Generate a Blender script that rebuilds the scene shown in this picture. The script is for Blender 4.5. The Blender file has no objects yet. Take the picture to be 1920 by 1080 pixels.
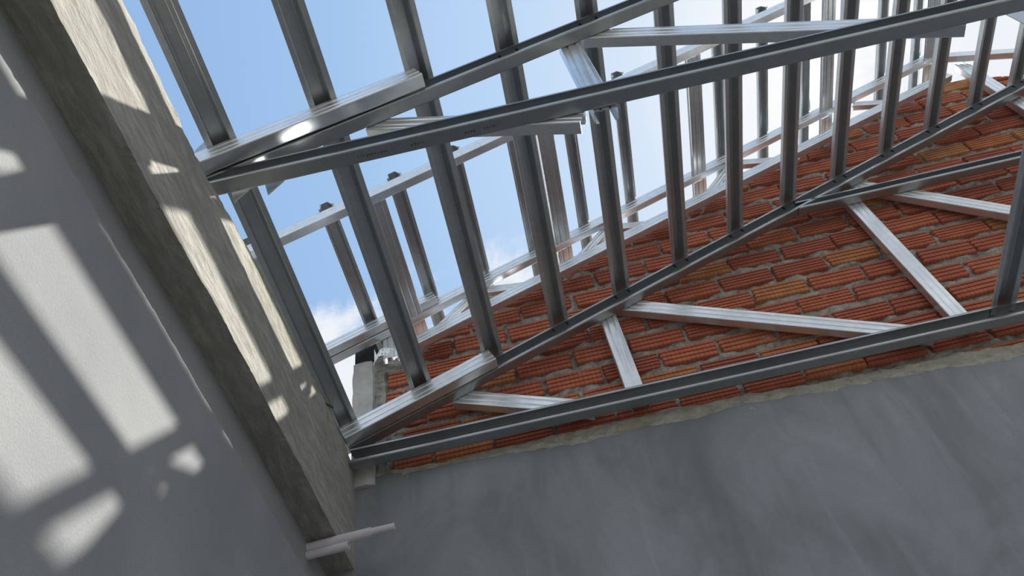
import bpy, bmesh, math, random
from mathutils import Vector, Matrix, noise

random.seed(7)
scene = bpy.context.scene
C = scene.collection

# ------------------------------------------------------------------ camera
# world frame: X along the trusses (away from the plastered side wall), Y towards the
# brick gable, Z up; the camera stands 1.5 m above the floor and looks steeply upwards
cd = bpy.data.cameras.new('camera')
cam = bpy.data.objects.new('camera', cd); C.objects.link(cam)
right = Vector((0.9744773, 0.17629197, -0.13897891))
down = Vector((-0.22444899, 0.77639641, -0.58892382))
fwd = Vector((0.00408019, 0.60508657, 0.79614923))
M = Matrix.Identity(4)
for i in range(3):
    M[i][0] = right[i]; M[i][1] = -down[i]; M[i][2] = -fwd[i]
cam.matrix_world = M
cd.sensor_width = 36.0
cd.lens = 1534.7 / 1920 * 36.0
cd.clip_start = 0.02
scene.camera = cam

# ------------------------------------------------------------------ view + light
scene.view_settings.view_transform = 'Standard'
scene.view_settings.look = 'None'
scene.view_settings.gamma = 1.0
scene.view_settings.use_curve_mapping = False
scene.view_settings.exposure = 0.0

SUN = Vector((0.503, 0.400, 0.766)).normalized()
sl = bpy.data.lights.new('sun', 'SUN'); sl.energy = 9.0; sl.angle = math.radians(0.75)
sl.color = (1.0, 0.955, 0.87)
so = bpy.data.objects.new('sun', sl); C.objects.link(so)
so.rotation_euler = SUN.to_track_quat('Z', 'Y').to_euler()

world = bpy.data.worlds.new('sky'); scene.world = world
world.use_nodes = True
nt = world.node_tree; nt.nodes.clear()
N = nt.nodes.new; L = nt.links.new
def ramp(node, stops, interp='LINEAR'):
    r = node.color_ramp; r.interpolation = interp
    while len(r.elements) > 1: r.elements.remove(r.elements[-1])
    r.elements[0].position = stops[0][0]; r.elements[0].color = (*stops[0][1], 1)
    for p, c in stops[1:]:
        e = r.elements.new(p); e.color = (*c, 1)
tc = N('ShaderNodeTexCoord')
dot = N('ShaderNodeVectorMath'); dot.operation = 'DOT_PRODUCT'; dot.inputs[1].default_value = SUN
L(tc.outputs['Generated'], dot.inputs[0])
rmp = N('ShaderNodeValToRGB')
ramp(rmp, [(0.0, (.31, .50, .80)), (.66, (.31, .50, .80)), (.78, (.36, .56, .85)), (.885, (.50, .68, .93)),
           (.945, (.68, .80, .95)), (.975, (.90, .93, .97)), (.99, (1, 1, 1)), (1.0, (1, 1, 1))])
L(dot.outputs['Value'], rmp.inputs[0])
# a bank of fair-weather cloud low over the gable
mp = N('ShaderNodeMapping'); mp.inputs['Location'].default_value = (.35, 1.1, .2)
mp.inputs['Scale'].default_value = (1, 1, 1.35)
L(tc.outputs['Generated'], mp.inputs[0])
nz = N('ShaderNodeTexNoise'); nz.inputs['Scale'].default_value = 8.0; nz.inputs['Detail'].default_value = 8
nz.inputs['Roughness'].default_value = .64; nz.inputs['Distortion'].default_value = .25
L(mp.outputs[0], nz.inputs['Vector'])
sep = N('ShaderNodeSeparateXYZ'); L(tc.outputs['Generated'], sep.inputs[0])
elr = N('ShaderNodeMapRange'); elr.inputs[1].default_value = .72; elr.inputs[2].default_value = .90
elr.inputs[3].default_value = .30; elr.inputs[4].default_value = -.22; elr.interpolation_type = 'SMOOTHSTEP'
L(sep.outputs['Z'], elr.inputs[0])
ad = N('ShaderNodeMath'); ad.operation = 'ADD'
L(nz.outputs['Fac'], ad.inputs[0]); L(elr.outputs[0], ad.inputs[1])
cm = N('ShaderNodeMapRange'); cm.inputs[1].default_value = .53; cm.inputs[2].default_value = .76
cm.interpolation_type = 'SMOOTHSTEP'
L(ad.outputs[0], cm.inputs[0])
mx = N('ShaderNodeMix'); mx.data_type = 'RGBA'
mx.inputs['B'].default_value = (.86, .90, .95, 1)
L(cm.outputs[0], mx.inputs['Factor']); L(rmp.outputs[0], mx.inputs['A'])
gr = N('ShaderNodeMapRange'); gr.inputs[1].default_value = -.04; gr.inputs[2].default_value = .02
L(sep.outputs['Z'], gr.inputs[0])
mg = N('ShaderNodeMix'); mg.data_type = 'RGBA'; mg.inputs['A'].default_value = (.22, .21, .19, 1)
L(gr.outputs[0], mg.inputs['Factor']); L(mx.outputs['Result'], mg.inputs['B'])
bg = N('ShaderNodeBackground'); bg.inputs['Strength'].default_value = 1.0
L(mg.outputs['Result'], bg.inputs['Color'])
wo = N('ShaderNodeOutputWorld'); L(bg.outputs[0], wo.inputs[0])

# ------------------------------------------------------------------ materials
class Mat:
    def __init__(s, name, rough=.8, metal=0.0, spec=.5):
        s.m = bpy.data.materials.new(name); s.m.use_nodes = True
        s.t = s.m.node_tree; s.b = s.t.nodes['Principled BSDF']
        s.b.inputs['Roughness'].default_value = rough
        s.b.inputs['Metallic'].default_value = metal
        s.b.inputs['Specular IOR Level'].default_value = spec
        s.tc = s.t.nodes.new('ShaderNodeTexCoord')
    def n(s, k): return s.t.nodes.new('ShaderNode' + k)
    def l(s, a, b): s.t.links.new(a, b)
    def coords(s, scale=(1, 1, 1), src='Object'):
        m = s.n('Mapping'); m.inputs['Scale'].default_value = scale
        s.l(s.tc.outputs[src], m.inputs[0]); return m.outputs[0]
    def noise(s, scale, detail=4, rough=.55, stretch=(1, 1, 1), dist=0):
        n = s.n('TexNoise'); n.inputs['Scale'].default_value = scale; n.inputs['Detail'].default_value = detail
        n.inputs['Roughness'].default_value = rough; n.inputs['Distortion'].default_value = dist
        s.l(s.coords(stretch), n.inputs['Vector']); return n.outputs['Fac']
    def ramp(s, fac, stops):
        r = s.n('ValToRGB'); ramp(r, stops); s.l(fac, r.inputs[0]); return r.outputs[0]
    def mix(s, fac, a, b, mode='MIX'):
        m = s.n('Mix'); m.data_type = 'RGBA'; m.blend_type = mode
        for v, k in ((fac, 'Factor'), (a, 'A'), (b, 'B')):
            if hasattr(v, 'is_linked'): s.l(v, m.inputs[k])
            else: m.inputs[k].default_value = v if k == 'Factor' else (*v, 1)
        return m.outputs['Result']
    def color(s, c):
        if hasattr(c, 'is_linked'): s.l(c, s.b.inputs['Base Color'])
        else: s.b.inputs['Base Color'].default_value = (*c, 1)
    def bump(s, fac, strength, dist, prev=None):
        b = s.n('Bump'); b.inputs['Strength'].default_value = strength; b.inputs['Distance'].default_value = dist
        s.l(fac, b.inputs['Height'])
        if prev is not None: s.l(prev, b.inputs['Normal'])
        s.l(b.outputs[0], s.b.inputs['Normal']); return b.outputs[0]

def g(v): return (v, v, v)

def galvanised(name, base, rough):
    m = Mat(name, rough, .92)
    f = m.noise(38, 3, .6, (1, 1, 1))
    d = m.noise(6, 5, .6, (1, 1, 1))
    c = m.ramp(f, [(.35, tuple(x * .90 for x in base)), (.65, base)])
    c = m.mix(m.ramp(d, [(.40, g(0)), (.75, g(.35))]), c, tuple(x * .72 for x in base))
    m.color(c)
    r = m.n('MapRange'); r.inputs[3].default_value = rough - .06; r.inputs[4].default_value = rough + .12
    m.l(d, r.inputs[0]); m.l(r.outputs[0], m.b.inputs['Roughness'])
    m.bump(d, .04, .003)
    return m.m
steel = galvanised('galvanised_steel_shaded', (.44, .465, .475), .34)  # chord copy of the one steel, darkened to paint in their shade
steel_bright = galvanised('galvanised_steel_lit', (.86, .90, .93), .30)  # same steel, base lightened to paint in the sky's reflection
steel_batten = galvanised('galvanised_batten_steel', (.60, .635, .655), .40)

def mat_screw():
    m = Mat('dark_screw_steel', .5, .7); m.color((.05, .05, .055)); return m.m
screw_m = mat_screw()

def mat_beam():
    m = Mat('rough_cast_concrete', .92, 0, .25)
    a = m.noise(9, 8, .62, (1, .35, 1))
    b = m.noise(60, 5, .6, (1, .25, 1))
    c = m.ramp(a, [(.28, (.30, .295, .268)), (.5, (.41, .402, .368)), (.75, (.50, .492, .455))])
    c = m.mix(m.ramp(b, [(.42, g(.55)), (.62, g(0))]), c, (.24, .23, .195))
    # moss and stain on the weathered upper arris
    z = m.n('SeparateXYZ'); m.l(m.tc.outputs['Object'], z.inputs[0])
    up = m.n('MapRange'); up.inputs[1].default_value = .29; up.inputs[2].default_value = .42
    m.l(z.outputs['Z'], up.inputs[0])
    sp = m.noise(26, 5, .65)
    k = m.n('Math'); k.operation = 'MULTIPLY'; m.l(up.outputs[0], k.inputs[0]); m.l(m.ramp(sp, [(.48, g(0)), (.6, g(.75))]), k.inputs[1])
    c = m.mix(k.outputs[0], c, (.27, .25, .13))
    m.color(c)
    p = m.bump(a, .5, .012); p = m.bump(b, .75, .005, p)
    m.bump(m.noise(170, 5, .7, (1, .5, 1)), .8, .003, p)
    return m.m
beam_m = mat_beam()

def mat_plaster_side():
    m = Mat('grey_render_side', .95, 0, .2)
    a = m.noise(3.5, 6, .55); b = m.noise(190, 3, .6)
    c = m.ramp(a, [(.3, (.275, .287, .300)), (.7, (.345, .352, .36))])
    c = m.mix(m.ramp(b, [(.35, g(.18)), (.6, g(0))]), c, (.20, .20, .20))
    m.color(c)
    p = m.bump(b, .35, .002); m.bump(a, .25, .01, p)
    return m.m
plaster_side = mat_plaster_side()

def mat_plaster_back():
    m = Mat('grey_render_gable', .9, 0, .25)
    a = m.noise(2.4, 7, .62, (1.3, 1, .8), .8)
    s1 = m.noise(4.2, 5, .6, (2.4, 1, .28), .4)
    b = m.noise(150, 3, .6)
    c = m.ramp(a, [(.32, (.205, .226, .238)), (.50, (.28, .303, .322)), (.72, (.35, .376, .40))])
    c = m.mix(m.ramp(s1, [(.28, g(.45)), (.46, g(0))]), c, (.165, .186, .192))
    c = m.mix(m.ramp(s1, [(.60, g(0)), (.78, g(.32))]), c, (.45, .48, .51))
    c = m.mix(m.ramp(b, [(.35, g(.15)), (.6, g(0))]), c, (.22, .22, .22))
    m.color(c)
    p = m.bump(b, .3, .0015); m.bump(a, .3, .012, p)
    return m.m
plaster_back = mat_plaster_back()

def mat_band():
    m = Mat('sandy_scratch_mortar', .95, 0, .2)
    a = m.noise(22, 8, .72, (1, 1, 1.8), .6); b = m.noise(5, 4, .6)
    c = m.ramp(a, [(.28, (.22, .21, .18)), (.45, (.52, .50, .43)), (.72, (.68, .66, .58))])
    c = m.mix(m.ramp(b, [(.52, g(0)), (.68, g(.55))]), c, (.36, .33, .17))
    m.color(c)
    p = m.bump(a, .9, .012); m.bump(m.noise(90, 4, .6), .5, .004, p)
    return m.m
band_m = mat_band()

def mat_mortar():
    m = Mat('cement_mortar', .95, 0, .2)
    a = m.noise(30, 6, .65); b = m.noise(4, 3, .5)
    c = m.ramp(a, [(.3, (.17, .17, .155)), (.52, (.40, .395, .36)), (.75, (.60, .585, .53))])
    c = m.mix(m.ramp(b, [(.5, g(0)), (.7, g(.3))]), c, (.50, .46, .38))
    m.color(c)
    p = m.bump(a, .9, .010); m.bump(m.noise(120, 4, .6), .6, .004, p)
    return m.m
mortar_m = mat_mortar()

def mat_brick():
    m = Mat('hollow_clay_brick', .85, 0, .3)
    oi = m.n('ObjectInfo')
    c = m.ramp(oi.outputs['Random'], [(0.0, (.40, .120, .074)), (.30, (.50, .152, .088)), (.55, (.58, .185, .102)),
                                      (.74, (.45, .135, .082)), (.84, (.60, .225, .100)), (.95, (.55, .235, .095)), (1.0, (.66, .35, .16))])
    a = m.noise(22, 5, .6)
    c = m.mix(m.ramp(a, [(.35, g(.5)), (.62, g(0))]), c, (.33, .092, .06))
    c = m.mix(m.ramp(m.noise(9, 4, .6), [(.60, g(0)), (.78, g(.5))]), c, (.52, .27, .17))
    # pressed cross-hatching of the extruded face
    w = m.n('TexWave'); w.wave_type = 'BANDS'; w.bands_direction = 'X'; w.inputs['Scale'].default_value = 19
    w.inputs['Distortion'].default_value = .6; w.inputs['Detail'].default_value = 1
    m.l(m.tc.outputs['Object'], w.inputs['Vector'])
    hatch = m.ramp(w.outputs['Fac'], [(.15, g(.4)), (.5, g(1))])
    c = m.mix(m.ramp(w.outputs['Fac'], [(.10, g(.22)), (.45, g(0))]), c, (.20, .05, .03))
    m.color(c)
    p = m.bump(hatch, .25, .002); m.bump(a, .4, .004, p)
    return m.m
brick_m = mat_brick()

def plain(name, col, rough, metal=0, var=.15, scale=20):
    m = Mat(name, rough, metal)
    a = m.noise(scale, 4, .6)
    m.color(m.ramp(a, [(.3, tuple(x * (1 - var) for x in col)), (.7, tuple(min(1, x * (1 + var)) for x in col))]))
    m.bump(a, .25, .004)
    return m.m
post_m = plain('smooth_cast_concrete', (.50, .51, .49), .9, 0, .22, 11)
floor_m = plain('cement_floor', (.16, .155, .145), .95, 0, .2, 3)
pvc_m = plain('white_pvc', (.72, .68, .72), .45, 0, .08, 12)
black_m = plain('black_heel_shade', (.012, .012, .012), .8, 0, .3, 40)  # black colour standing in for the shade under the truss heel
rust_m = plain('rusty_rebar', (.10, .07, .055), .8, .3, .3, 60)

# ------------------------------------------------------------------ helpers
def tag(o, label=None, cat=None, group=None, kind=None):
    if label: o['label'] = label
    if cat: o['category'] = cat
    if group: o['group'] = group
    if kind: o['kind'] = kind
    return o

def empty(name, loc, label, cat, group=None):
    o = bpy.data.objects.new(name, None); C.objects.link(o); o.location = loc
    o.empty_display_size = .1
    return tag(o, label, cat, group)

WLOC = {}
def wloc(p):
    v = Vector((0, 0, 0))
    while p is not None:
        v = v + Vector(p.location); p = p.parent
    return v

def obj(name, verts, faces, mat, parent=None, origin=None, smooth=False):
    """one mesh object from world coordinates"""
    vs = [Vector(v) for v in verts]
    base = wloc(parent)
    if origin is None:
        if parent is not None: origin = base
        else:
            lo = [min(v[i] for v in vs) for i in range(3)]; hi = [max(v[i] for v in vs) for i in range(3)]
            origin = Vector(((lo[0] + hi[0]) / 2, (lo[1] + hi[1]) / 2, lo[2]))
    origin = Vector(origin)
    me = bpy.data.meshes.new(name)
    me.from_pydata([tuple(v - origin) for v in vs], [], faces); me.validate()
    bm = bmesh.new(); bm.from_mesh(me); bmesh.ops.recalc_face_normals(bm, faces=bm.faces); bm.to_mesh(me); bm.free()
    if smooth:
        for p in me.polygons: p.use_smooth = True
    me.materials.append(mat)
    o = bpy.data.objects.new(name, me); C.objects.link(o)
    o.location = origin - base
    if parent is not None: o.parent = parent
    return o

def box(x0, x1, y0, y1, z0, z1):
    v = [(x, y, z) for x in (x0, x1) for y in (y0, y1) for z in (z0, z1)]
    f = [(0, 1, 3, 2), (4, 6, 7, 5), (0, 4, 5, 1), (2, 3, 7, 6), (0, 2, 6, 4), (1, 5, 7, 3)]
    return v, f

def fillet(pl, r=.003):
    out = [Vector(pl[0])]
    for i in range(1, len(pl) - 1):
        a, b, c = Vector(pl[i - 1]), Vector(pl[i]), Vector(pl[i + 1])
        d0 = (a - b); d1 = (c - b)
        if d0.angle(d1) > math.radians(150): out.append(b); continue
        rr = min(r, d0.length * .4, d1.length * .4)
        p0 = b + d0.normalized() * rr; p1 = b + d1.normalized() * rr
        out += [p0, (p0 + p1) / 2 * .6 + b * .4, p1]
    out.append(Vector(pl[-1])); return out

def thick(pl, t):
    """closed outline of a folded sheet of thickness t"""
    pl = [Vector(p) for p in pl]; n = len(pl); A = []; B = []
    for i in range(n):
        d0 = (pl[i] - pl[i - 1]).normalized() if i > 0 else (pl[1] - pl[0]).normalized()
        d1 = (pl[i + 1] - pl[i]).normalized() if i < n - 1 else d0
        n0 = Vector((-d0.y, d0.x)); n1 = Vector((-d1.y, d1.x))
        m = (n0 + n1).normalized(); k = 1 / max(.5, m.dot(n0))
        A.append(pl[i] + m * (t / 2 * k)); B.append(pl[i] - m * (t / 2 * k))
    return A + B[::-1]

def sweep(out, p0, p1, u, v):
    """prism of a 2-D outline along p0-p1; returns verts, faces (sides as strips of the folded sheet)"""
    p0, p1, u, v = Vector(p0), Vector(p1), Vector(u), Vector(v)
    n = len(out)
    vs = [p0 + u * q[0] + v * q[1] for q in out] + [p1 + u * q[0] + v * q[1] for q in out]
    fs = [(i, (i + 1) % n, n + (i + 1) % n, n + i) for i in range(n)]
    h = n // 2
    for i in range(h - 1):                                   # end caps, quad by quad
        a, b, c, d = i, i + 1, n - 2 - i, n - 1 - i
        fs.append((a, b, c, d)); fs.append((n + a, n + d, n + c, n + b))
    return vs, fs

T = .0016
def c_profile(h, b, lip=.010, ribs=True):
    """u: 0..h across the web, v: 0 = web face, b = open side"""
    w = [(lip * 0 + lip, b), (0, b), (0, 0)]
    if ribs:
        for k in (.30, .70):
            w += [(h * k - .004, 0), (h * k - .0015, .0022), (h * k + .0015, .0022), (h * k + .004, 0)]
    w += [(h, 0), (h, b), (h - lip, b)]
    return thick(fillet(w, .0035), T)

YV = Vector((0, 1, 0))
def chord(name, p0, p1, y_web, y_open, h, mat, parent=None, side=1, ribs=True, lip=.010):
    """C section in a plane y = const; p0, p1 = (x, z) of its lower edge; h across, upwards"""
    a, b = Vector((p0[0], 0, p0[1])), Vector((p1[0], 0, p1[1]))
    d = (b - a).normalized(); u = Vector((-d.z, 0, d.x)) * side
    v = YV if y_open > y_web else -YV
    prof = c_profile(h, abs(y_open - y_web), lip, ribs)
    vs, fs = sweep(prof, a + YV * y_web, b + YV * y_web, u, v)
    return obj(name, vs, fs, mat, parent)

def omega_profile(w, cw, hgt):
    return thick(fillet([(-w / 2, .0), (-cw / 2 - .006, 0), (-cw / 2, hgt), (cw / 2, hgt), (cw / 2 + .006, 0), (w / 2, 0)], .0025), T)

def batten(name, pa, pb, slope, w, cw, hgt, mat):
    u = Vector((math.cos(slope), 0, math.sin(slope))); n = Vector((-math.sin(slope), 0, math.cos(slope)))
    vs, fs = sweep(omega_profile(w, cw, hgt), pa, pb, u, n)
    return obj(name, vs, fs, mat)

def cyl(p0, p1, r, seg=10, r1=None):
    p0, p1 = Vector(p0), Vector(p1); d = (p1 - p0).normalized()
    a = d.orthogonal().normalized(); b = d.cross(a); r1 = r if r1 is None else r1
    vs = []
    for p, q in ((p0, r), (p1, r1)):
        vs += [p + (a * math.cos(2 * math.pi * i / seg) + b * math.sin(2 * math.pi * i / seg)) * q for i in range(seg)]
    fs = [(i, (i + 1) % seg, seg + (i + 1) % seg, seg + i) for i in range(seg)]
    fs += [tuple(range(seg))[::-1], tuple(range(seg, 2 * seg))]
    return vs, fs

def nse(x, y, z, o=4): return noise.fractal(Vector((x, y, z)), 1.0, 2.0, o)

def lerp(tab, x):
    if x <= tab[0][0]: return tab[0][1]
    for (a, b), (c, d) in zip(tab, tab[1:]):
        if x <= c: return b + (d - b) * (x - a) / (c - a)
    return tab[-1][1]

# ------------------------------------------------------------------ setting: floor and side wall
XW, XB, YG = -.735, -.65, 2.10            # side wall, beam face, brick face
v, f = box(-.9, 7.6, -3.2, 2.3, -1.62, -1.5)
tag(obj('floor', v, f, floor_m), 'bare grey cement floor of the room', 'floor', kind='structure')

# upper render is recessed; the lower coat stops in a ragged ledge just under the beam
v, f = box(-.90, XW, -3.2, 2.25, -1.5, 1.62)
wl = obj('wall_left', v, f, plaster_side)
tag(wl, 'grey rendered side wall with sunlit patches under the concrete beam', 'wall', kind='structure')
ys = [-3.2 + i * .012 for i in range(int((2.085 + 3.2) / .012) + 1)]
vs = []; fs = []
for y in ys:
    zt = 1.416 + .0035 * nse(y * 9, 3.1, 0, 3) + .002 * nse(y * 60, .5, 2, 2)
    xo = XW + .0145 + .0012 * nse(y * 25, 8, 1, 2)
    vs += [(XW - .01, y, -1.5), (XW + .013, y, -1.5), (XW + .013, y, zt - .05), (xo, y, zt - .006), (xo - .001, y, zt), (XW - .01, y, zt - .001)]
for i in range(len(ys) - 1):
    for k in range(5):
        a = i * 6 + k; fs.append((a, a + 6, a + 7, a + 1))
tag(obj('render_coat', vs, fs, plaster_side, wl), 'thicker lower render coat ending in a thin ragged ledge')

# ------------------------------------------------------------------ ring beam
TOP = [(.3, 1.853), (.8, 1.853), (1.0, 1.89), (1.2, 1.93), (1.5, 1.952), (1.8, 1.975), (2.0, 1.978), (2.10, 1.945)]
BOT = [(.3, 1.508), (.8, 1.515), (1.1, 1.538), (2.1, 1.545)]
ys = [-1.6 + i * .01 for i in range(int((2.12 + 1.6) / .01) + 1)]
vs = []; fs = []; NF, NT = 26, 14
for y in ys:
    zt = lerp(TOP, y); zb = lerp(BOT, y)
    rag_t = .005 * nse(y * 7, 1.7, 0, 5) + .0035 * nse(y * 45, 4.1, 3, 3)
    rag_b = .005 * nse(y * 11, 9.7, 0, 5) + .003 * nse(y * 70, 2.1, 3, 3)
    ring = []
    for k in range(9):                                       # soffit, from the wall outwards
        s = k / 8; x = -.86 + (XB + .86) * s
        ring.append((x, y, zb + (rag_b if k == 8 else 0) + .003 * nse(x * 30, y * 8, 5, 3)))
    for k in range(1, NF):                                   # face
        s = k / NF; z = zb + (zt - zb) * s
        edge = max(0, 1 - s * 18) * rag_b * .6 + max(0, (s - .82) / .18) ** 2 * (-.008 + .007 * nse(y * 22, z * 22, 1, 4))
        ring.append((XB + edge + .0022 * nse(y * 10, z * 28, 2, 5), y, z))
    for k in range(NT):                                      # weathered top
        s = k / (NT - 1); x = XB - .012 - (.86 + XB - .012) * s
        ring.append((x, y, zt + rag_t * (1 - s * .6) + .004 * nse(x * 40, y * 30, 7, 4) - .006 * (1 - s) ** 6))
    n = len(ring); o = len(vs); vs += ring
    if o:
        fs += [(o - n + k, o - n + (k + 1) % n, o + (k + 1) % n, o + k) for k in range(n)]
fs += [tuple(range(n))[::-1], tuple(range(len(vs) - n, len(vs)))]
beam = obj('ring_beam', vs, fs, beam_m)
tag(beam, 'rough cast concrete ring beam with ragged top edge along the side wall', 'beam', kind='structure')

# ------------------------------------------------------------------ gable wall
SB = .3976                                                   # slope of the gable's top
def roofline(x):                                             # top of the brickwork
    if x < 2.42: return 2.593 + (x + .41) * SB - .056
    return 2.593 + (2.42 + .41) * SB - .062 - (x - 2.42) * .40
xs = [-.62, 2.42, 4.9]
vs = []; fs = []
for y in (2.135, 2.23):
    vs += [(-.9, y, -1.5), (-.9, y, 1.86), (-.60, y, 1.86), (-.60, y, roofline(-.60) - .03), (2.42, y, roofline(2.42) - .03), (4.9, y, roofline(4.9) - .03), (4.9, y, -1.5)]
fs = [tuple(range(7)), tuple(range(7, 14))[::-1]] + [(i, (i + 1) % 7, 7 + (i + 1) % 7, 7 + i) for i in range(7)]
wb = obj('wall_back', vs, fs, mortar_m)
tag(wb, 'gable wall of red hollow bricks above smooth grey render', 'wall', kind='structure')

PL = [(-.76, 1.895), (-.588, 1.898), (-.404, 1.878), (-.221, 1.869), (-.111, 1.865), (-.039, 1.855), (.141, 1.843), (.323, 1.841),
      (.505, 1.838), (.69, 1.840), (.867, 1.829), (1.041, 1.813), (1.218, 1.806), (1.389, 1.790), (1.6, 1.782), (5, 1.76)]
BT = [(-.76, 1.92), (-.55, 1.917), (-.404, 1.902), (-.218, 1.903), (.155, 1.906), (.526, 1.900), (.706, 1.888), (.886, 1.874),
      (1.065, 1.862), (1.432, 1.856), (1.64, 1.842), (5, 1.82)]
# smooth render below
xs = [-.76 + i * .012 for i in range(int((4.9 + .76) / .012))]
vs = []; fs = []
for x in xs:
    zt = lerp(PL, x) - .004 + .018 * nse(x * 5, 2, 4, 5) + .004 * nse(x * 40, 6, 1, 3)
    yo = .0015 * nse(x * 5, 1, 1, 2)
    vs += [(x, 2.10, -1.5), (x, 2.086 + yo, -1.5), (x, 2.085 + yo, 1.2), (x, 2.085 + yo, zt - .05), (x, 2.087 + yo, zt - .008), (x, 2.091, zt), (x, 2.12, zt + .002)]
for i in range(len(xs) - 1):
    for k in range(6):
        a = i * 7 + k; fs.append((a, a + 7, a + 8, a + 1))
tag(obj('render_coat', vs, fs, plaster_back, wb), 'smooth grey cement render with darker trowel streaks')
# coarse scratch coat between render and bricks
vs = []; fs = []; NK = 12
for i, x in enumerate(xs):
    z0 = lerp(PL, x) - .045; z1 = lerp(BT, x) + .012 * nse(x * 8, 11, 4, 4) + .004 * nse(x * 50, 1, 1, 2)
    for k in range(NK):
        s = k / (NK - 1); z = z0 + (z1 - z0) * s
        y = 2.0885 + .006 * (1 - s) ** 2 + .002 * s + .010 * nse(x * 22, z * 40, 3, 5)
        if k == NK - 1: y = 2.135
        if k == NK - 2: y = 2.094 + .004 * nse(x * 30, 1, 1, 2)
        vs.append((x, y, z))
for i in range(len(xs) - 1):
    for k in range(NK - 1):
        a = i * NK + k; fs.append((a, a + NK, a + NK + 1, a + 1))
tag(obj('scratch_coat', vs, fs, band_m, wb), 'ragged sandy scratch coat at the foot of the bricks')

# mortar bed: one uneven surface just behind the brick faces
GX, GZ = .009, .009
nx = int((3.05 + .62) / GX); nz_ = int((3.75 - 1.76) / GZ)
idx = {}; vs = []; fs = []
for i in range(nx):
    x = -.62 + i * GX
    lim = roofline(x) + .012 * nse(x * 9, 5, 5, 4) + .006 * nse(x * 40, 5, 5, 3) - .004
    for j in range(nz_):
        z = 1.76 + j * GZ
        if z > lim + GZ: break
        zz = min(z, lim)
        y = YG + .014 + .014 * nse(x * 18, zz * 30, .5, 5) - .005 * max(0, nse(x * 5, zz * 9, 9, 2))
        idx[i, j] = len(vs); vs.append((x, y, zz))
    j = max(q for (p, q) in idx if p == i) if False else j
for (i, j), a in list(idx.items()):
    if (i + 1, j) in idx and (i, j + 1) in idx and (i + 1, j + 1) in idx:
        fs.append((a, idx[i + 1, j], idx[i + 1, j + 1], idx[i, j + 1]))
tag(obj('mortar_bed', vs, fs, mortar_m, wb), 'uneven grey mortar between the bricks')

# bricks
BL, BH, PITCH, CP = .203, .077, .217, .1106
def brick_mesh(length, seed, ridges=4):
    rnd = random.Random(seed)
    hh = BH / 2
    prof = []                                               # (z, y) along the front, y negative = proud
    n = ridges; gw = .0058; fl = (BH - (n - 1) * gw) / n
    z = -hh
    for k in range(n):
        prof += [(z, .0), (z + fl, .0)]
        if k < n - 1: prof += [(z + fl + gw * .15, .0095), (z + fl + gw * .85, .0095)]
        z += fl + gw
    prof[0] = (-hh + .002, .002); prof[-1] = (hh - .002, .002)
    prof = [(-hh, .006)] + prof + [(hh, .006)]
    back = [(hh, .030), (-hh, .030)]
    ring = prof + back; m = len(ring); vs = []; fs = []
    cols = [-length / 2, -length / 2 + .004, length / 2 - .004, length / 2]
    sk = rnd.uniform(-.004, .004); bow = rnd.uniform(-.0015, .0015)
    for ci, x in enumerate(cols):
        for (zz, yy) in ring:
            e = .003 if ci in (0, 3) else 0
            vs.append((x + sk * zz / hh * (1 if ci < 2 else -.4) + (rnd.uniform(-.002, .002) if ci in (0, 3) else 0),
                       yy + e + bow * (x / length) * 2, zz * (1 + rnd.uniform(-.012, .012)) * (.985 if ci in (0, 3) else 1)))
    for c in range(3):
        for k in range(m):
            a = c * m + k; b = c * m + (k + 1) % m
            fs.append((a, b, b + m, a + m))
    fs += [tuple(range(m))[::-1], tuple(range(3 * m, 4 * m))]
    me = bpy.data.meshes.new('brick'); me.from_pydata(vs, [], fs)
    bm = bmesh.new(); bm.from_mesh(me); bmesh.ops.recalc_face_normals(bm, faces=bm.faces); bm.to_mesh(me); bm.free()
    me.materials.append(brick_m); return me
variants = [brick_mesh(BL, s, 4 if s % 3 else 5) for s in range(6)]
PHASE = {0: .165, 1: .055, 2: .171, 3: .052, 4: .182, 5: .056, 6: .176, 7: .034, 8: .148, 9: .025, 10: .140, 11: .214, 12: .105, 13: .0, 14: .11, 15: .02, 16: .13, 17: .04}
rb = random.Random(21)
wbl = wloc(wb)
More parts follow.
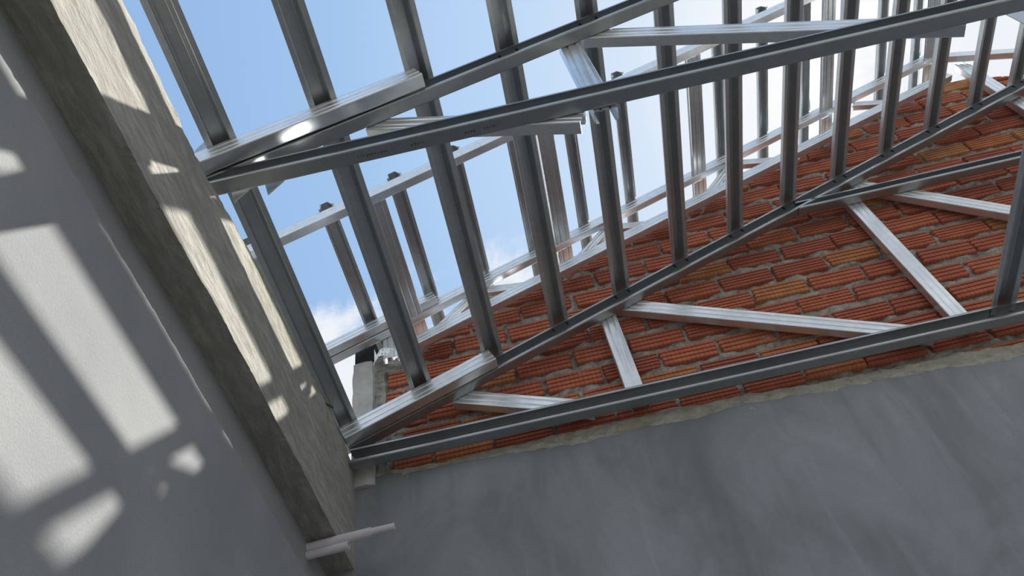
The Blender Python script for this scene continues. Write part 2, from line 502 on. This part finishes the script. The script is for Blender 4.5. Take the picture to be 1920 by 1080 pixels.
for k in range(18):
    zc = 1.816 + CP * k
    for i in range(-4, 17):
        x0 = PHASE[k] + PITCH * i; x1 = x0 + BL
        if x1 < -.50 or x0 > 3.0: continue
        dz = rb.uniform(-.004, .004); dx = rb.uniform(-.005, .005); rot = rb.uniform(-.010, .010); dy = rb.uniform(-.002, .003)
        rv = rb.randrange(6)
        if x0 < -.545: x0 = -.545 + rb.uniform(0, .02)
        if x1 - x0 < .05: continue
        full = (x1 - x0) > BL - .004
        xc = (x0 + x1) / 2 + dx
        zl = roofline(x0) if x0 < 2.42 else roofline(x1)
        zr = roofline(x1) if x0 < 2.42 else roofline(x0)
        top = zc + BH / 2
        slope_top = min(roofline(x0), roofline(x1))
        if max(roofline(x0), roofline(x1), roofline(min(max(2.42, x0), x1))) < zc - BH / 2 + .02: continue
        if lerp(BT, xc) > top + .004: continue
        cut = slope_top < top + .004
        if full and not cut:
            me = variants[rv]
        else:
            me = brick_mesh(x1 - x0, 100 + k * 40 + i, 4) if not full else variants[rv].copy()
            if cut:
                bm = bmesh.new(); bm.from_mesh(me)
                sides = []
                if x0 < 2.42: sides.append((Vector((0, 0, roofline(min(xc, 2.42)) - (xc - min(xc, 2.42)) * -SB - zc - dz)), Vector((-SB, 0, 1)).normalized()))
                if x1 > 2.42: sides.append((Vector((0, 0, roofline(max(xc, 2.42)) + (max(xc, 2.42) - xc) * .40 - zc - dz)), Vector((.40, 0, 1)).normalized()))
                for co, no in sides:
                    r = bmesh.ops.bisect_plane(bm, geom=bm.verts[:] + bm.edges[:] + bm.faces[:], plane_co=co, plane_no=no, clear_outer=True)
                    ed = [e for e in r['geom_cut'] if isinstance(e, bmesh.types.BMEdge)]
                    if ed: bmesh.ops.holes_fill(bm, edges=ed)
                nf = len(bm.faces); bm.to_mesh(me); bm.free()
                if nf < 4: continue
        o = bpy.data.objects.new('brick', me); C.objects.link(o); o.parent = wb
        o.location = Vector((xc, YG - .003 + dy, zc + dz)) - wbl
        o.rotation_euler = (0, rot, 0)

# ------------------------------------------------------------------ concrete post at the wall's end
vs = []; fs = []
zs = [1.85 + i * .02 for i in range(32)]
prof = [(-.664, 2.075), (-.640, 2.070), (-.610, 2.069), (-.586, 2.074), (-.580, 2.10), (-.580, 2.21), (-.664, 2.21)]
for z in zs:
    for k, (x, y) in enumerate(prof):
        vs.append((x + .004 * nse(z * 12, k * 3.1, 1, 3) + .007 * (z - 2.2) * -.02, y + .003 * nse(z * 15, k * 2.2, 6, 3), z))
n = len(prof)
for i in range(len(zs) - 1):
    fs += [(i * n + k, i * n + (k + 1) % n, (i + 1) * n + (k + 1) % n, (i + 1) * n + k) for k in range(n)]
fs += [tuple(range(n))[::-1], tuple(range(len(vs) - n, len(vs)))]
tag(obj('concrete_post', vs, fs, post_m), 'short pale concrete post at the left end of the brick gable', 'post')
v, f = box(-.656, -.578, 2.073, 2.19, 2.472, 2.60)  # added dark block where only the truss heel's shaded underside is
tag(obj('heel_shade_block', v, f, black_m), 'black block painting the shade under the truss heel, on top of the pale concrete post', 'block')
# rough mortar between post and first bricks
vs = []; fs = []
zs = [1.88 + i * .012 for i in range(53)]
for z in zs:
    for k in range(8):
        s = k / 7; x = -.59 + .055 * s
        vs.append((x + .006 * nse(z * 20, k, 2, 3), 2.092 + .010 * nse(x * 40, z * 26, 2, 5) + (.03 if k in (0, 7) else 0), z))
for i in range(len(zs) - 1):
    fs += [(i * 8 + k, i * 8 + k + 1, (i + 1) * 8 + k + 1, (i + 1) * 8 + k) for k in range(7)]
tag(obj('mortar_fillet', vs, fs, mortar_m, wb), 'lumpy mortar joint beside the concrete post')

# ------------------------------------------------------------------ lower roof: two trusses
H = .062
TS = .402                                                    # slope of the top chords
def top_low(x): return 2.226 + TS * x                        # lower edge of the top chord at x
SLOPE = math.atan(TS)
BX = [-.646 + .2675 * i for i in range(15)]                  # battens on the lower roof

def truss(y, bz0, bz1, xl, label, heel_plates, w1, w3):
    t = empty('roof_truss', (xl, y, bz0), label, 'truss', 'steel trusses of the lower roof')
    ap = 3.4
    yo, yb = y, y + .040                                     # open side towards the room, web at the back
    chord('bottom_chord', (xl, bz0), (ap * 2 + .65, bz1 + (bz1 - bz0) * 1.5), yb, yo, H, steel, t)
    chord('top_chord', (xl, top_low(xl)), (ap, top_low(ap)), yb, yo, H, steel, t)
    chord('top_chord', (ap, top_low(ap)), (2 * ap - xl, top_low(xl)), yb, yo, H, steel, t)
    # stiffener closing the top chord to a box at the heel
    xe = -.10
    chord('heel_stiffener', (xl, top_low(xl)), (xe, top_low(xe)), y - .047, y - .006, H, steel_bright, t)
    # webs fixed to the back of the chords, closed face towards the room
    y0, y1 = yb + .0015, yb + .0365
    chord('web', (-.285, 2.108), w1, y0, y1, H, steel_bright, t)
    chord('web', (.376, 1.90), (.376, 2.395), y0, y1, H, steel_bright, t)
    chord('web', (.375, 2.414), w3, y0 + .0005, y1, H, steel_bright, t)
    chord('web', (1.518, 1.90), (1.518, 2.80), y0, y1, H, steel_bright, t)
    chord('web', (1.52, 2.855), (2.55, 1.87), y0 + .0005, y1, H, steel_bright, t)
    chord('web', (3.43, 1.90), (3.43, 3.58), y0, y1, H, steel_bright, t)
    # collar tie, open towards the room
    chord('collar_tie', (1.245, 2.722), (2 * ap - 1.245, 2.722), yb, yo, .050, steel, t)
    # batten screws coming through the top flange
    for x in BX[3:14]:
        for dx in (-.030, .026):
            xx = x + dx
            p = Vector((xx, y + .018, top_low(xx) + H / math.cos(SLOPE) + .004)); d = Vector((math.sin(SLOPE), 0, -math.cos(SLOPE)))
            v, f = cyl(p, p + d * .020, .0042, 8, .0012)
            obj('screw', v, f, screw_m, t)
    for x, z in heel_plates:
        v = [(x, y + .046, z), (x + .050, y + .046, z + .004), (x + .012, y + .047, z - .052),
             (x, y + .050, z), (x + .050, y + .050, z + .004), (x + .012, y + .051, z - .052)]
        obj('heel_bracket', v, [(0, 1, 2), (3, 5, 4), (0, 3, 4, 1), (1, 4, 5, 2), (2, 5, 3, 0)], steel_bright, t)
    return t

Y1, Y2 = .912, 2.0
t1 = truss(Y1, 1.912, 1.912, -.72, 'nearer steel roof truss crossing the open sky, its heel on the concrete beam', [(-.640, 1.925), (-.552, 1.925)], (.270, 1.866), (1.30, 1.914))
t2 = truss(Y2, 1.897, 1.858, -.648, 'steel roof truss standing close in front of the brick gable', [], (.185, 1.903), (1.352, 1.886))
# upright end plate at the nearer truss's heel
v = [(-.735, .880, 1.93), (-.664, .880, 1.96), (-.676, .880, 2.095), (-.700, .880, 2.120), (-.725, .880, 2.06)]
v += [(a, b + .003, c) for a, b, c in v]
f = [(0, 1, 2, 3, 4), (9, 8, 7, 6, 5)] + [(i, i + 5, (i + 1) % 5 + 5, (i + 1) % 5) for i in range(5)]
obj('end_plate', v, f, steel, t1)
# faint factory print on the underside of the nearer bottom chord
ink = plain('faded_ink', (.10, .10, .11), .7)
vs = []; fs = []
rk = random.Random(4)
for x0, cnt in ((-.30, 11), (-.16, 5), (-.02, 4), (.03, 5)):
    for q in range(cnt):
        x = x0 + q * .0075; w = rk.uniform(.002, .005); yy = Y1 + .022 + rk.uniform(-.001, .001)
        o = len(vs); vs += [(x, yy - .003, 1.9106), (x + w, yy - .003, 1.9106), (x + w, yy + .003, 1.9106), (x, yy + .003, 1.9106)]
        fs.append((o, o + 1, o + 2, o + 3))
tag(obj('ink_print', vs, fs, ink, t1), 'faded factory ink print', kind='stuff')

# ------------------------------------------------------------------ lower roof battens
ORD = ['first', 'second', 'third', 'fourth', 'fifth', 'sixth', 'seventh', 'eighth', 'ninth', 'tenth', 'eleventh', 'twelfth', 'thirteenth', 'fourteenth', 'fifteenth']
TOPV = H / math.cos(SLOPE) + .0015
for i, x in enumerate(BX):
    z = top_low(x) + TOPV
    o = batten('roof_batten', (x, -1.5, z), (x, 2.038, z), SLOPE, .080, .036, .034, steel_batten)
    tag(o, '%s long steel batten of the lower roof counted from the concrete beam' % ORD[i], 'batten', 'battens on the lower trusses')

# longitudinal tie lying on the bottom chords at the right
o = batten('ceiling_tie', (1.600, .30, 1.976), (1.612, 2.036, 1.928), 0, .085, .040, .034, steel_batten)
tag(o, 'dark steel tie lying across the bottom chords at the right edge', 'tie')

# ------------------------------------------------------------------ upper roof over the brick gable
K = .955                                                     # the upper roof passes just in front of the brick face
def l3(x): return 2.945 * K + .413 * x                       # upper edge of the gable truss
def l4(x): return 2.541 * K + .4437 * (x + .88 * K)          # upper edge of the verge rafter
def l3b(x): return 2.593 * K + SB * (x + .41 * K)            # upper edge of the gable truss's lower chord
Y3, Y4, AP = 2.10 * K, 1.48 * K, 2.50 * K
HB = .048
S3 = math.atan(.413); S4 = math.atan(.4437)
gt = empty('gable_truss', (-1.05, Y3, 2.2), 'lattice steel truss set along the sloping top of the brick gable', 'truss')
c3 = HB / math.cos(S3); XE = 4.4
chord('top_chord', (-1.05, l3(-1.05) - c3), (AP, l3(AP) - c3), Y3, Y3 + .034, HB, steel_bright, gt)
chord('top_chord', (AP, l3(AP) - c3), (XE, l3(AP) - c3 - .413 * (XE - AP)), Y3, Y3 + .034, HB, steel_bright, gt)
chord('lower_chord', (-.435, l3b(-.435) - c3), (2.36, l3b(2.36) - c3), Y3 - .004, Y3 + .030, HB, steel_bright, gt)
chord('heel_stiffener', (-1.05, l3(-1.05) - c3 + .004), (-.291, l3(-.291) - c3 + .004), Y3 - .040, Y3 - .005, HB, steel_bright, gt)
for up, a, b in ((1, -.40, -.13), (0, -.105, .18), (1, .245, .50), (0, .48, .76), (1, .90, 1.15), (0, 1.165, 1.43), (1, 1.60, 1.84), (0, 1.86, 2.12)):
    za, zb = (l3b(a) - .055, l3(b) - .07) if up else (l3(a) - .07, l3b(b) - .055)
    chord('web', (a, za), (b, zb), Y3 + .036, Y3 + .064, .040, steel_bright, gt)

chord('web', (-.475, l3b(-.50) - .005), (-.475, l3(-.50) - .03), Y3 + .036, Y3 + .064, .060, steel_bright, gt)

vr = empty('verge_rafter', (-1.0, Y4, 2.3), 'slim steel rafter carrying the near ends of the upper roof battens', 'rafter')
c4 = HB / math.cos(S4)
chord('rafter_leg', (-1.0, l4(-1.0) - c4), (AP, l4(AP) - c4), Y4, Y4 + .034, HB, steel_bright, vr)
chord('rafter_leg', (AP, l4(AP) - c4), (XE, l4(AP) - c4 - .4437 * (XE - AP)), Y4, Y4 + .034, HB, steel_bright, vr)

UB = [K * q for q in (-.871, -.589, -.329, -.091, .153, .403, .652, .905, 1.165, 1.415, 1.677, 1.93, 2.18, 2.43)]
UW = [-.392, .274, .968, 1.704, AP]
YE = 2.62
def up_z(x, y): return l4(x) + (l3(x) - l4(x)) * (y - Y4) / (Y3 - Y4) + .006
for i, x in enumerate(UB):
    o = batten('upper_batten', (x, Y4 - .008, up_z(x, Y4 - .008)), (x, YE, up_z(x, YE)), S3, .058, .030, .027, steel_batten)
    tag(o, '%s slim steel batten of the upper roof counted from the concrete beam' % ORD[i], 'batten', 'battens of the upper roof')
WN = ['between the second and third upper battens', 'between the fifth and sixth upper battens', 'between the eighth and ninth upper battens', 'between the eleventh and twelfth upper battens', 'at the ridge of the upper roof']
for i, x in enumerate(UW):
    s = S3 if i < 4 else 0
    u = Vector((math.cos(s), 0, math.sin(s))); nn = Vector((-math.sin(s), 0, math.cos(s)))
    e = empty('roof_purlin', (x, Y4 + .04, up_z(x, Y4) - .06), 'wide flat steel purlin ' + WN[i], 'purlin', 'purlins of the upper roof')
    for ya, yb in ((Y4 + .035, Y3 - .001), (Y3 + .035, YE)):
        pa = Vector((x, ya, up_z(x, ya) - .058)) - u * .036; pb = Vector((x, yb, up_z(x, yb) - .058)) - u * .036
        v, f = sweep(c_profile(.072, .016, .005), pa, pb, u, nn)
        obj('purlin_length', v, f, steel_batten, e)

# steel post rising in front of the bricks to the ridge
o = chord('ridge_post', (2.545, 1.93), (2.545, 3.70), 2.046, 2.082, .062, steel_bright)
tag(o, 'upright steel post in front of the bricks below the ridge', 'post')

# ------------------------------------------------------------------ small things
def pipe(p0, p1, r, wall=.0025, seg=16):
    p0, p1 = Vector(p0), Vector(p1); d = (p1 - p0).normalized(); a = d.orthogonal().normalized(); b = d.cross(a)
    vs = []; fs = []
    for p, q in ((p0, r), (p1, r), (p1, r - wall), (p0, r - wall)):
        vs += [p + (a * math.cos(2 * math.pi * i / seg) + b * math.sin(2 * math.pi * i / seg)) * q for i in range(seg)]
    for k in range(4):
        o, q = k * seg, ((k + 1) % 4) * seg
        fs += [(o + i, o + (i + 1) % seg, q + (i + 1) % seg, q + i) for i in range(seg)]
    return vs, fs
ce = empty('conduit_pipe', (-.72, 1.91, 1.51), 'upper pale plastic conduit with a thinner end, poking out under the beam', 'pipe', 'conduits under the beam')
v, f = pipe((-.735, 1.910, 1.522), (-.545, 1.912, 1.528), .0145); obj('sleeve', v, f, pvc_m, ce)
v, f = pipe((-.56, 1.911, 1.528), (-.477, 1.914, 1.531), .0105); obj('inner_pipe', v, f, pvc_m, ce)
v, f = pipe((-.735, 1.910, 1.496), (-.612, 1.910, 1.499), .0125)
tag(obj('conduit_pipe', v, f, pvc_m), 'short lower plastic conduit stub under the end of the beam', 'pipe', 'conduits under the beam')

# punched steel strap hanging at the head of the post
vs = []; fs = []; nu, nv = 25, 7
def strap(u, w):
    s = u / (nu - 1); x = -.572 + .115 * s
    z = 2.440 + .048 * s + .010 * math.sin(s * 7) - .016 * max(0, 1 - s * 5)
    return (x + .010 * (w / (nv - 1) - .5), 2.050 - .010 * math.sin(s * 5) - .010 * w / (nv - 1), z + .030 * (w / (nv - 1) - .5))
for u in range(nu):
    for w in range(nv): vs.append(strap(u, w))
for u in range(nu - 1):
    for w in range(nv - 1):
        if (u % 3 == 1 and w in (1, 4)): continue
        a = u * nv + w; fs.append((a, a + nv, a + nv + 1, a + 1))
st = obj('punched_strap', vs, fs, steel_bright)
sm = st.modifiers.new('thickness', 'SOLIDIFY'); sm.thickness = .0012
tag(st, 'crumpled punched steel strap lying at the head of the concrete post', 'strap')

v, f = cyl((-.70, 1.80, 2.022), (-.652, 1.834, 1.996), .0042, 8)
tag(obj('rebar_stub', v, f, rust_m), 'short dark rebar stub poking over the beam edge', 'rebar')
